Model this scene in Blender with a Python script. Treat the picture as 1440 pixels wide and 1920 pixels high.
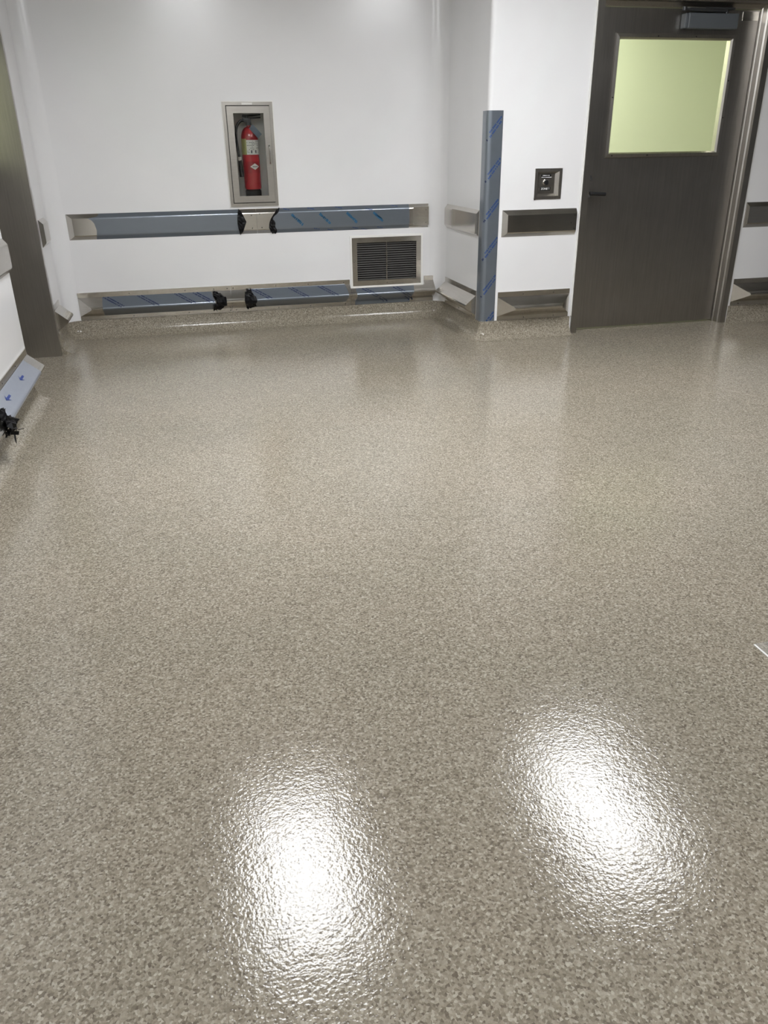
import bpy, bmesh, math, random
from mathutils import Vector, Matrix
random.seed(7)
S = bpy.context.scene
COL = S.collection
for o in list(bpy.data.objects): bpy.data.objects.remove(o)

# ------------------------------------------------------------ camera
F_PX, PITCH, ROLL, YAW, CAM_H = 1460.6, 25.034, -0.858, 13.311, 1.303
def camera():
    p, r, y = [math.radians(a) for a in (PITCH, ROLL, YAW)]
    fw = Vector((math.sin(y)*math.cos(p), math.cos(y)*math.cos(p), -math.sin(p)))
    rt = Vector((math.cos(y), -math.sin(y), 0)); up = rt.cross(fw)
    r2 = math.cos(r)*rt + math.sin(r)*up; u2 = -math.sin(r)*rt + math.cos(r)*up
    cd = bpy.data.cameras.new('camera'); c = bpy.data.objects.new('camera', cd); COL.objects.link(c)
    cd.sensor_fit = 'HORIZONTAL'; cd.sensor_width = 36; cd.lens = F_PX/1440*36; cd.clip_start = 0.02
    m = Matrix((r2, u2, -fw)).transposed().to_4x4(); m.translation = Vector((0, 0, CAM_H))
    c.matrix_world = m; S.camera = c
camera()

# ------------------------------------------------------------ world and exposure
w = bpy.data.worlds.new('world'); S.world = w; w.use_nodes = True
w.node_tree.nodes['Background'].inputs[0].default_value = (.8, .85, .9, 1)
w.node_tree.nodes['Background'].inputs[1].default_value = 0.02
S.view_settings.view_transform = 'Standard'; S.view_settings.look = 'None'
S.view_settings.gamma = 1; S.view_settings.use_curve_mapping = False
S.view_settings.exposure = 0.0
TROFFER_POWER = 34.0       # emission of the lit ceiling troffers
GREEN_POWER = 70          # lamp of the room behind the door (watts)

# ------------------------------------------------------------ measures
L = -0.952; J = 2.055; D = 6.452; E = 5.492; CEIL = 2.75
Y1, Y2 = 4.755, 5.847
XR = 6.4; YB = -3.6
COVE = 0.129
FX0, FX1, LF = 2.78, 4.125, 5.58      # door frame and leaf plane

# ------------------------------------------------------------ materials
def newmat(name):
    m = bpy.data.materials.new(name); m.use_nodes = True
    return m, m.node_tree, m.node_tree.nodes['Principled BSDF']
def simple(name, col, rough=.5, metal=0, coat=0, spec=.5, emit=None, est=0):
    m, t, b = newmat(name)
    b.inputs['Base Color'].default_value = (*col, 1); b.inputs['Roughness'].default_value = rough
    b.inputs['Metallic'].default_value = metal; b.inputs['Coat Weight'].default_value = coat
    b.inputs['Specular IOR Level'].default_value = spec
    if emit: b.inputs['Emission Color'].default_value = (*emit, 1); b.inputs['Emission Strength'].default_value = est
    return m
def nd(t, typ, **kw):
    n = t.nodes.new(typ)
    for k, v in kw.items():
        if k in n.inputs: n.inputs[k].default_value = v
        else: setattr(n, k, v)
    return n
def obj_coord(t, scale=(1, 1, 1), world=False):
    g = nd(t, 'ShaderNodeNewGeometry') if world else nd(t, 'ShaderNodeTexCoord')
    mp = nd(t, 'ShaderNodeMapping'); mp.inputs['Scale'].default_value = scale
    t.links.new(g.outputs['Position' if world else 'Object'], mp.inputs['Vector'])
    return mp.outputs[0]
def mixcol(t, fac, a, b, typ='MIX'):
    m = nd(t, 'ShaderNodeMix', data_type='RGBA', blend_type=typ)
    if hasattr(fac, 'default_value'): t.links.new(fac, m.inputs[0])
    else: m.inputs[0].default_value = fac
    for i, x in ((6, a), (7, b)):
        if hasattr(x, 'default_value'): t.links.new(x, m.inputs[i])
        else: m.inputs[i].default_value = (*x, 1)
    return m.outputs[2]
def ramp(t, fac, stops):
    r = nd(t, 'ShaderNodeValToRGB'); t.links.new(fac, r.inputs[0])
    e = r.color_ramp.elements
    while len(e) < len(stops): e.new(.5)
    for x, (p, c) in zip(e, stops):
        x.position = p; x.color = (*c, 1) if len(c) == 3 else c
    return r.outputs[0]

def wall_mat():
    m, t, b = newmat('white_wall_panel')
    co = obj_coord(t, world=True)
    n = nd(t, 'ShaderNodeTexNoise', Scale=1.3, Detail=3.0); t.links.new(co, n.inputs['Vector'])
    t.links.new(ramp(t, n.outputs[0], [(.3, (.77, .765, .77)), (.7, (.82, .815, .82))]), b.inputs['Base Color'])
    b.inputs['Roughness'].default_value = .24; b.inputs['Specular IOR Level'].default_value = .5
    n2 = nd(t, 'ShaderNodeTexNoise', Scale=2.2, Detail=1.0); t.links.new(co, n2.inputs['Vector'])
    bp = nd(t, 'ShaderNodeBump', Strength=.12, Distance=.02); t.links.new(n2.outputs[0], bp.inputs['Height'])
    t.links.new(bp.outputs[0], b.inputs['Normal'])
    return m

def floor_mat():
    m, t, b = newmat('speckled_resin_floor')
    co = obj_coord(t, world=True)
    v = nd(t, 'ShaderNodeTexVoronoi', Scale=210.0); t.links.new(co, v.inputs['Vector'])
    sp = nd(t, 'ShaderNodeSeparateColor'); t.links.new(v.outputs['Color'], sp.inputs[0])
    c1 = ramp(t, sp.outputs[0], [(0.0, (.145, .123, .095)), (.20, (.212, .184, .143)), (.5, (.272, .241, .190)),
                                 (.8, (.318, .286, .231)), (1.0, (.42, .385, .32))])
    n = nd(t, 'ShaderNodeTexNoise', Scale=120.0, Detail=3.0, Roughness=.7); t.links.new(co, n.inputs['Vector'])
    c2 = ramp(t, n.outputs[0], [(.32, (.82, .815, .81)), (.5, (1, 1, 1)), (.68, (1.16, 1.155, 1.145))])
    c = mixcol(t, .9, c1, c2, 'MULTIPLY')
    n3 = nd(t, 'ShaderNodeTexNoise', Scale=1.1, Detail=4.0, Roughness=.6); t.links.new(co, n3.inputs['Vector'])
    c3 = ramp(t, n3.outputs[0], [(.3, (.92, .93, .92)), (.7, (1.06, 1.045, 1.03))])
    c = mixcol(t, 1.0, c, c3, 'MULTIPLY')
    t.links.new(c, b.inputs['Base Color'])
    n4 = nd(t, 'ShaderNodeTexNoise', Scale=125.0, Detail=1.5, Roughness=.55); t.links.new(co, n4.inputs['Vector'])
    n5 = nd(t, 'ShaderNodeTexNoise', Scale=28.0, Detail=1.0); t.links.new(co, n5.inputs['Vector'])
    b1 = nd(t, 'ShaderNodeBump', Strength=1.0, Distance=.00056); t.links.new(n4.outputs[0], b1.inputs['Height'])
    b2 = nd(t, 'ShaderNodeBump', Strength=1.0, Distance=.00045); t.links.new(n5.outputs[0], b2.inputs['Height'])
    t.links.new(b1.outputs[0], b2.inputs['Normal'])
    t.links.new(b2.outputs[0], b.inputs['Normal'])
    b.inputs['Roughness'].default_value = .10
    b.inputs['Specular IOR Level'].default_value = .27
    return m

def steel_mat(name, col=(.57, .543, .50), rough=.20, streak=(2, 2, 160), dirt=.12):
    m, t, b = newmat(name)
    co = obj_coord(t, streak)
    n = nd(t, 'ShaderNodeTexNoise', Scale=3.0, Detail=3.0); t.links.new(co, n.inputs['Vector'])
    co2 = obj_coord(t)
    n2 = nd(t, 'ShaderNodeTexNoise', Scale=5.0, Detail=5.0, Roughness=.65); t.links.new(co2, n2.inputs['Vector'])
    a = tuple(x*(1-dirt) for x in col); d = tuple(x*(1+dirt) for x in col)
    c = mixcol(t, n2.outputs[0], a, d)
    c = mixcol(t, 1.0, c, ramp(t, n.outputs[0], [(.3, (.93,)*3), (.7, (1.06,)*3)]), 'MULTIPLY')
    t.links.new(c, b.inputs['Base Color'])
    b.inputs['Metallic'].default_value = 1.0
    r = nd(t, 'ShaderNodeMapRange'); t.links.new(n2.outputs[0], r.inputs[0])
    r.inputs['To Min'].default_value = rough-.06; r.inputs['To Max'].default_value = rough+.07
    t.links.new(r.outputs[0], b.inputs['Roughness'])
    bp = nd(t, 'ShaderNodeBump', Strength=.12, Distance=.0004); t.links.new(n.outputs[0], bp.inputs['Height'])
    t.links.new(bp.outputs[0], b.inputs['Normal'])
    return m

def film_mat(name, col, rough=.28, metal=.55):
    m, t, b = newmat(name)
    co = obj_coord(t, (3, 8, 8))
    n = nd(t, 'ShaderNodeTexNoise', Scale=3.0, Detail=3.0); t.links.new(co, n.inputs['Vector'])
    a = tuple(x*.95 for x in col); d = tuple(x*1.05 for x in col)
    t.links.new(mixcol(t, n.outputs[0], a, d), b.inputs['Base Color'])
    b.inputs['Roughness'].default_value = rough; b.inputs['Metallic'].default_value = metal
    b.inputs['Coat Weight'].default_value = .5; b.inputs['Coat Roughness'].default_value = .15
    bp = nd(t, 'ShaderNodeBump', Strength=.35, Distance=.004); t.links.new(n.outputs[0], bp.inputs['Height'])
    t.links.new(bp.outputs[0], b.inputs['Normal'])
    return m

M = dict(
    wall=wall_mat(), floor=floor_mat(),
    ceil=simple('ceiling_tile_grey', (.34, .34, .335), .6),  # grey tone chosen to darken what the sloped steel reflects
    rear=simple('rear_wall_paint', (.86, .84, .80), .5),
    dark_rear=simple('dark_rear_for_reflections', (.20, .20, .205), .45),  # dark colour stands in for an unlit area mirrored by the door
    steel=steel_mat('brushed_stainless_steel', streak=(1.5, 1.5, 120)),
    door=steel_mat('door_stainless_steel', (.42, .40, .375), .33, (40, 40, 1.2), .08),
    frame=steel_mat('frame_stainless_steel', (.42, .40, .37), .33, (40, 40, 1.2), .08),
    chrome=simple('polished_chrome', (.75, .74, .72), .12, 1),
    cabinet=steel_mat('cabinet_stainless_steel', (.39, .37, .335), .33),
    film=film_mat('blue_protective_film', (.190, .215, .250)),
    film_lit=film_mat('lit_blue_protective_film', (.225, .245, .29), .3, .1),  # film colour paled for the ceiling light on its upward slope
    ink=simple('blue_print_ink', (.025, .07, .22), .4),
    ink_teal=simple('teal_print_ink', (.02, .12, .24), .4),
    ink_dark=simple('dark_navy_print_ink', (.012, .024, .085), .4),
    arrow=simple('blue_arrow_ink', (.012, .035, .19), .45),
    black=simple('black_adhesive', (.004, .004, .005), .45, spec=.25),
    black_matte=simple('black_rubber', (.012, .012, .013), .5),
    screw=simple('dark_screw_head', (.10, .095, .09), .35, 1),
    bead=simple('white_silicone_sealant', (.80, .79, .76), .45),
    red=simple('red_enamel', (.30, .018, .024), .28, 0, .6),
    red_dark=simple('deep_red_band', (.22, .010, .014), .3, 0, .4),
    label=simple('white_paper_label', (.72, .71, .68), .5),
    label_green=simple('olive_label_print', (.42, .42, .18), .5),
    print_grey=simple('dark_label_print', (.06, .06, .07), .5),
    tag=simple('grey_blue_card_tag', (.22, .27, .34), .5),
    valve=simple('dark_valve_metal', (.06, .062, .065), .4, .5),
    interior=simple('cabinet_interior_grey', (.74, .73, .70), .5),
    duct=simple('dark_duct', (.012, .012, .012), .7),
    louvre=simple('dark_louvre_steel', (.15, .145, .138), .5, .3),
    closer=simple('grey_painted_closer_cover', (.095, .105, .115), .45),
    plate=simple('black_engraved_plate', (.008, .008, .009), .35),
    text=simple('white_engraved_letters', (.75, .75, .75), .5),
    greenwall=simple('pale_green_wall_paint', (.66, .69, .56), .6),
    threshold=simple('threshold_metal', (.3, .28, .22), .4, .6),
    diff=simple('lit_troffer_diffuser', (.9, .9, .9), .5, emit=(.965, .98, 1.0), est=TROFFER_POWER),
    white=simple('white_enamel', (.8, .8, .8), .4),
    clear=simple('pale_floor_glint', (.85, .84, .82), .12, 0, 1),  # pale colour stands in for light caught on an edge
)
def glass_mat():
    m, t, b = newmat('clear_glass')
    b.inputs['Base Color'].default_value = (.98, 1, .98, 1); b.inputs['Roughness'].default_value = 0.02
    b.inputs['Transmission Weight'].default_value = 1.0; b.inputs['IOR'].default_value = 1.12
    return m
M['glass'] = glass_mat()
def sheet_mat():
    m, t, b = newmat('clear_plastic_sheet')
    b.inputs['Base Color'].default_value = (.6, .6, .58, 1); b.inputs['Roughness'].default_value = .08
    b.inputs['Alpha'].default_value = .12
    n = nd(t, 'ShaderNodeTexNoise', Scale=60.0); bp = nd(t, 'ShaderNodeBump', Strength=.8, Distance=.006)
    t.links.new(obj_coord(t), n.inputs['Vector']); t.links.new(n.outputs[0], bp.inputs['Height']); t.links.new(bp.outputs[0], b.inputs['Normal'])
    return m
M['clear_sheet'] = sheet_mat()

# ------------------------------------------------------------ helpers
def tag(o, label=None, cat=None, group=None, kind=None):
    for k, v in (('label', label), ('category', cat), ('group', group), ('kind', kind)):
        if v: o[k] = v
    return o
def empty(name, loc=(0, 0, 0), rz=0, label=None, cat=None, group=None, kind=None):
    o = bpy.data.objects.new(name, None); COL.objects.link(o); o.location = loc; o.rotation_euler = (0, 0, rz)
    o.empty_display_size = .05
    return tag(o, label, cat, group, kind)
def obj(name, bm, mat, parent=None, smooth=False, label=None):
    bmesh.ops.recalc_face_normals(bm, faces=bm.faces)
    me = bpy.data.meshes.new(name); bm.to_mesh(me); bm.free()
    me.materials.append(M[mat] if isinstance(mat, str) else mat)
    if smooth:
        for p in me.polygons: p.use_smooth = True
        try: me.set_sharp_from_angle(angle=math.radians(35))
        except Exception: pass
    o = bpy.data.objects.new(name, me); COL.objects.link(o)
    if parent is not None: o.parent = parent
    if label: o['label'] = label
    return o
def B(): return bmesh.new()
def box(bm, x0, x1, y0, y1, z0, z1, bev=0):
    r = bmesh.ops.create_cube(bm, size=1)
    vs = r['verts']
    for v in vs:
        v.co = Vector(((x0+x1)/2+v.co.x*(x1-x0), (y0+y1)/2+v.co.y*(y1-y0), (z0+z1)/2+v.co.z*(z1-z0)))
    if bev:
        es = {e for v in vs for e in v.link_edges}
        bmesh.ops.bevel(bm, geom=list(es), offset=bev, segments=2, affect='EDGES', profile=.5)
    return bm
def ring_frame(bm, x0, x1, z0, z1, bw, y0, y1, bt=None):
    """rectangular picture-frame ring with mitred corners in the x/z plane, front at y0, back at y1"""
    bt = bw if bt is None else bt
    o = [(x0, z0), (x1, z0), (x1, z1), (x0, z1)]; i = [(x0+bw, z0+bt), (x1-bw, z0+bt), (x1-bw, z1-bt), (x0+bw, z1-bt)]
    vo = [[bm.verts.new((x, y, z)) for x, z in o] for y in (y0, y1)]
    vi = [[bm.verts.new((x, y, z)) for x, z in i] for y in (y0, y1)]
    for k in range(4):
        n = (k+1) % 4
        bm.faces.new((vo[0][k], vo[0][n], vi[0][n], vi[0][k])); bm.faces.new((vo[1][k], vi[1][k], vi[1][n], vo[1][n]))
        bm.faces.new((vo[0][k], vo[1][k], vo[1][n], vo[0][n])); bm.faces.new((vi[0][k], vi[0][n], vi[1][n], vi[1][k]))
    return bm
def cyl(bm, p0, p1, r0, r1=None, n=20):
    p0, p1 = Vector(p0), Vector(p1); r1 = r0 if r1 is None else r1
    d = p1-p0
    mt = Matrix.Translation((p0+p1)/2) @ d.to_track_quat('Z', 'Y').to_matrix().to_4x4()
    bmesh.ops.create_cone(bm, cap_ends=True, segments=n, radius1=r0, radius2=r1, depth=d.length, matrix=mt)
    return bm
def lathe(bm, prof, n=40, cx=0, cy=0):
    rings = []
    for r, z in prof:
        rings.append([bm.verts.new((cx+r*math.cos(2*math.pi*k/n), cy+r*math.sin(2*math.pi*k/n), z)) for k in range(n)])
    for a, b in zip(rings, rings[1:]):
        for k in range(n): bm.faces.new((a[k], a[(k+1) % n], b[(k+1) % n], b[k]))
    bm.faces.new(rings[0][::-1]); bm.faces.new(rings[-1])
    return bm
def tube(bm, pts, r, n=12):
    P = [Vector(p) for p in pts]
    # catmull-rom
    Q = []
    for i in range(len(P)-1):
        a, b, c, d = P[max(i-1, 0)], P[i], P[i+1], P[min(i+2, len(P)-1)]
        for s in range(6):
            t = s/6
            Q.append(.5*((2*b)+(c-a)*t+(2*a-5*b+4*c-d)*t*t+(-a+3*b-3*c+d)*t**3))
    Q.append(P[-1])
    up = Vector((0, 1, 0)); rings = []
    for i, q in enumerate(Q):
        tdir = (Q[min(i+1, len(Q)-1)]-Q[max(i-1, 0)]).normalized()
        x = tdir.cross(up)
        if x.length < 1e-3: x = Vector((1, 0, 0))
        x.normalize(); y = x.cross(tdir)
        rings.append([bm.verts.new(q+x*r*math.cos(2*math.pi*k/n)+y*r*math.sin(2*math.pi*k/n)) for k in range(n)])
    for a, b in zip(rings, rings[1:]):
        for k in range(n): bm.faces.new((a[k], a[(k+1) % n], b[(k+1) % n], b[k]))
    bm.faces.new(rings[0][::-1]); bm.faces.new(rings[-1])
    return bm
def text_mesh(name, s, size, mat, parent, x, y, z, depth=.0006, bold=True, sx=1):
    """lettering standing upright facing -y, centred on x,z"""
    c = bpy.data.curves.new(name, 'FONT'); c.body = s; c.size = size; c.extrude = depth
    c.align_x = 'CENTER'; c.align_y = 'CENTER'; c.offset = size*.02 if bold else 0; c.resolution_u = 3
    t = bpy.data.objects.new(name, c); COL.objects.link(t)
    bpy.context.view_layer.update()
    dg = bpy.context.evaluated_depsgraph_get()
    me = bpy.data.meshes.new_from_object(t.evaluated_get(dg)); bpy.data.objects.remove(t)
    me.transform(Matrix.Translation((x, y, z)) @ Matrix.Rotation(math.radians(90), 4, 'X') @ Matrix.Diagonal((sx, 1, 1, 1)))
    me.materials.clear(); me.materials.append(M[mat])
    o = bpy.data.objects.new(name, me); COL.objects.link(o); o.parent = parent
    return o

# plan path with filleted corners; offsets are to the LEFT-hand normal given by 'side'
def fillet_path(pts, radii, n=10):
    out = []
    for i, p in enumerate(pts):
        p = Vector(p)
        if i in (0, len(pts)-1) or not radii[i]: out.append(p); continue
        a = (Vector(pts[i-1])-p).normalized(); b = (Vector(pts[i+1])-p).normalized(); r = radii[i]
        c = p+a*r+b*r; s = p+a*r; e = p+b*r
        a0 = math.atan2(s.y-c.y, s.x-c.x); a1 = math.atan2(e.y-c.y, e.x-c.x); da = (a1-a0+math.pi) % (2*math.pi)-math.pi
        for k in range(n+1):
            q = a0+da*k/n; out.append(Vector((c.x+r*math.cos(q), c.y+r*math.sin(q))))
    return out
def sweep(bm, path, prof, close=False):
    """prof: (offset towards the room, z). The room is on the right-hand side of the path direction."""
    N = []
    for i in range(len(path)):
        d = (path[min(i+1, len(path)-1)]-path[max(i-1, 0)]).normalized() if 0 < i < len(path)-1 else \
            ((path[1]-path[0]) if i == 0 else (path[-1]-path[-2])).normalized()
        if 0 < i < len(path)-1:
            d1 = (path[i]-path[i-1]).normalized(); d2 = (path[i+1]-path[i]).normalized()
            n1 = Vector((d1.y, -d1.x)); n2 = Vector((d2.y, -d2.x)); n = (n1+n2).normalized(); n /= max(n.dot(n1), .3)
        else: n = Vector((d.y, -d.x))
        N.append(n)
    rows = [[bm.verts.new((p.x+n.x*o, p.y+n.y*o, z)) for o, z in prof] for p, n in zip(path, N)]
    for a, b in zip(rows, rows[1:]):
        for k in range(len(prof)-1 + (1 if close else 0)):
            k2 = (k+1) % len(prof); bm.faces.new((a[k], b[k], b[k2], a[k2]))
    if close: bm.faces.new(rows[0]); bm.faces.new(rows[-1][::-1])
    return bm
def wall_prof(z0=0.0, z1=CEIL, th=.03): return [(0, z0), (0, z1), (-th, z1), (-th, z0)]

def wall_panel(bm, x0, x1, y, z0, z1, th, holes):
    """upright slab facing -y at plane y with rectangular holes (xa,xb,za,zb), with returns"""
    xs = sorted({x0, x1, *[h[0] for h in holes], *[h[1] for h in holes]})
    zs = sorted({z0, z1, *[h[2] for h in holes], *[h[3] for h in holes]})
    cache = {}
    def V(x, yy, z):
        k = (round(x, 5), round(yy, 5), round(z, 5))
        if k not in cache: cache[k] = bm.verts.new((x, yy, z))
        return cache[k]
    def solid(i, j):
        if i < 0 or j < 0 or i >= len(xs)-1 or j >= len(zs)-1: return False
        cx, cz = (xs[i]+xs[i+1])/2, (zs[j]+zs[j+1])/2
        return not any(a < cx < b and c < cz < d for a, b, c, d in holes)
    for i in range(len(xs)-1):
        for j in range(len(zs)-1):
            if not solid(i, j): continue
            a, b, c, d = xs[i], xs[i+1], zs[j], zs[j+1]; yb = y+th
            bm.faces.new((V(a, y, c), V(b, y, c), V(b, y, d), V(a, y, d)))
            bm.faces.new((V(a, yb, c), V(a, yb, d), V(b, yb, d), V(b, yb, c)))
            if not solid(i-1, j): bm.faces.new((V(a, y, c), V(a, y, d), V(a, yb, d), V(a, yb, c)))
            if not solid(i+1, j): bm.faces.new((V(b, y, c), V(b, yb, c), V(b, yb, d), V(b, y, d)))
            if not solid(i, j-1): bm.faces.new((V(a, y, c), V(a, yb, c), V(b, yb, c), V(b, y, c)))
            if not solid(i, j+1): bm.faces.new((V(a, y, d), V(b, y, d), V(b, yb, d), V(a, yb, d)))
    return bm

# ------------------------------------------------------------ room shell
obj('floor', box(B(), L-1.6, XR+.1, YB-.1, 8.6, -.05, 0), 'floor')
tag(bpy.data.objects['floor'], 'glossy beige speckled resin floor', 'floor', kind='structure')
def struct(name, bm, mat, label, cat, smooth=False):
    return tag(obj(name, bm, mat, None, smooth), label, cat, kind='structure')
struct('ceiling', box(B(), L-1.6, XR+.1, YB-.1, 8.6, CEIL, CEIL+.05), 'ceil', 'unseen ceiling above the corridor, toned grey to dim the steel reflections', 'ceiling')

GX = (1.300, 1.862, .288, .648)       # grille hole
CX = (.375, .720, .925, 1.610)        # extinguisher cabinet hole
RB = .11                               # radius of the rounded back corners
bm = B()
sweep(bm, [Vector((L, YB)), Vector((L, Y1))], wall_prof(), True)
struct('wall_left', bm, 'wall', 'white wall running along the left side toward the camera', 'wall')
bm = B()
sweep(bm, [Vector((L, Y2+.05)), Vector((L, D-RB))], wall_prof(), True)
struct('wall_left_rear', bm, 'wall', 'short white wall between the steel door jamb and the back corner', 'wall')
bm = B()
wall_panel(bm, L+RB, J-RB, D, 0, CEIL, .03, [CX, GX])
p = fillet_path([(L, D-RB), (L, D), (L+RB, D)], [0, RB, 0], 12); sweep(bm, p, wall_prof(), False)
p = fillet_path([(J-RB, D), (J, D), (J, D-RB)], [0, RB, 0], 12); sweep(bm, p, wall_prof(), False)
struct('wall_back', bm, 'wall', 'white back wall with rounded corners behind the extinguisher cabinet', 'wall', True)
bm = B(); RC = .03
p = fillet_path([(J, D-RB), (J, E), (J+.12, E)], [0, RC, 0], 8); sweep(bm, p, wall_prof(), True)
struct('wall_jog', bm, 'wall', 'white side wall of the projecting corner beside the back wall', 'wall', True)
ZB = (2.4185, 2.618, .962, 1.158)
bm = B()
wall_panel(bm, J+.12, FX0+.03, E, 0, CEIL, .03, [ZB])
wall_panel(bm, FX0+.03, FX1-.03, E, 2.2, CEIL, .03, [])
struct('wall_right', bm, 'wall', 'white wall between the corner guard and the steel door', 'wall')
bm = B(); wall_panel(bm, FX1-.03, XR, E, 0, CEIL, .03, [])
struct('wall_right_end', bm, 'wall', 'shaded white wall at the right of the steel door', 'wall')
# unseen side behind and right; dark walls added for the steel to reflect
bm = B(); box(bm, L, 2.2, YB-.1, YB, 0, CEIL)
struct('wall_rear', bm, 'rear', 'plain wall behind the viewpoint', 'wall')
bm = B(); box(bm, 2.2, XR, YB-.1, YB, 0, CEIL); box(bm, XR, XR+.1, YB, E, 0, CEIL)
struct('wall_rear_right', bm, 'dark_rear', 'unseen wall behind and right of the viewpoint, coloured dark for the steel reflections', 'wall')

# coved skirting of the same resin as the floor
def cove_prof():
    pr = [(0, COVE), (.005, COVE), (.007, .09)]
    R = .085
    for k in range(9):
        a = math.pi/2*k/8; pr.append((.008+R*(1-math.cos(a)), .002+R*(1-math.sin(a))))
    return [pr[0], pr[1], pr[2]] + pr[3:] + [(.093, -.01), (0, -.01)]
def cove(name, pts, radii, label):
    bm = B(); sweep(bm, fillet_path(pts, radii, 12), cove_prof(), True)
    return struct(name, bm, 'floor', label, 'baseboard', True)
cove('baseboard_left', [(L, YB), (L, Y1)], [0, 0], 'speckled resin cove base along the near left wall')
cove('baseboard_back', [(L, Y2+.055), (L, D), (J, D), (J, E), (FX0-.012, E)], [0, RB, RB, RC, 0], 'speckled resin cove base round the back corners up to the door')
cove('baseboard_right', [(FX1+.012, E), (XR, E)], [0, 0], 'speckled resin cove base right of the door')

# ------------------------------------------------------------ room behind the right door
def lit_room(name, x0, x1, y0, y1, open_side, label, lamp, power):
    bm = B(); t = .04
    if open_side == 'y0':
        box(bm, x0, x1, y1, y1+t, 0, 2.7); box(bm, x0-t, x0, y0, y1+t, 0, 2.7); box(bm, x1, x1+t, y0, y1+t, 0, 2.7)
        box(bm, x0-t, x1+t, y0, y1+t, 2.7, 2.74)
    else:
        box(bm, x0-t, x0, y0, y1, 0, 2.7); box(bm, x0-t, x1, y0-t, y0, 0, 2.7); box(bm, x0-t, x1, y1, y1+t, 0, 2.7)
        box(bm, x0-t, x1, y0-t, y1+t, 2.7, 2.74)
    struct(name, bm, 'greenwall', label, 'wall')
    ld = bpy.data.lights.new(name+'_lamp', 'AREA'); ld.energy = power; ld.size = .6; ld.size_y = 1.0; ld.shape = 'RECTANGLE'
    ld.color = (1, 1, .86)
    lo = bpy.data.objects.new(name+'_lamp', ld); COL.objects.link(lo); lo.location = lamp
lit_room('wall_room_behind_door', 2.40, 5.6, LF+.10, 7.55, 'y0', 'pale green wall of the lit room seen through the door window', (2.85, 6.7, 2.68), GREEN_POWER)
lit_room('wall_room_left', L-1.5, L-.33, Y1-.5, Y2+.4, 'x1', 'pale green wall of the room behind the left door', (L-.9, 5.3, 2.68), GREEN_POWER*.6)

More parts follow.
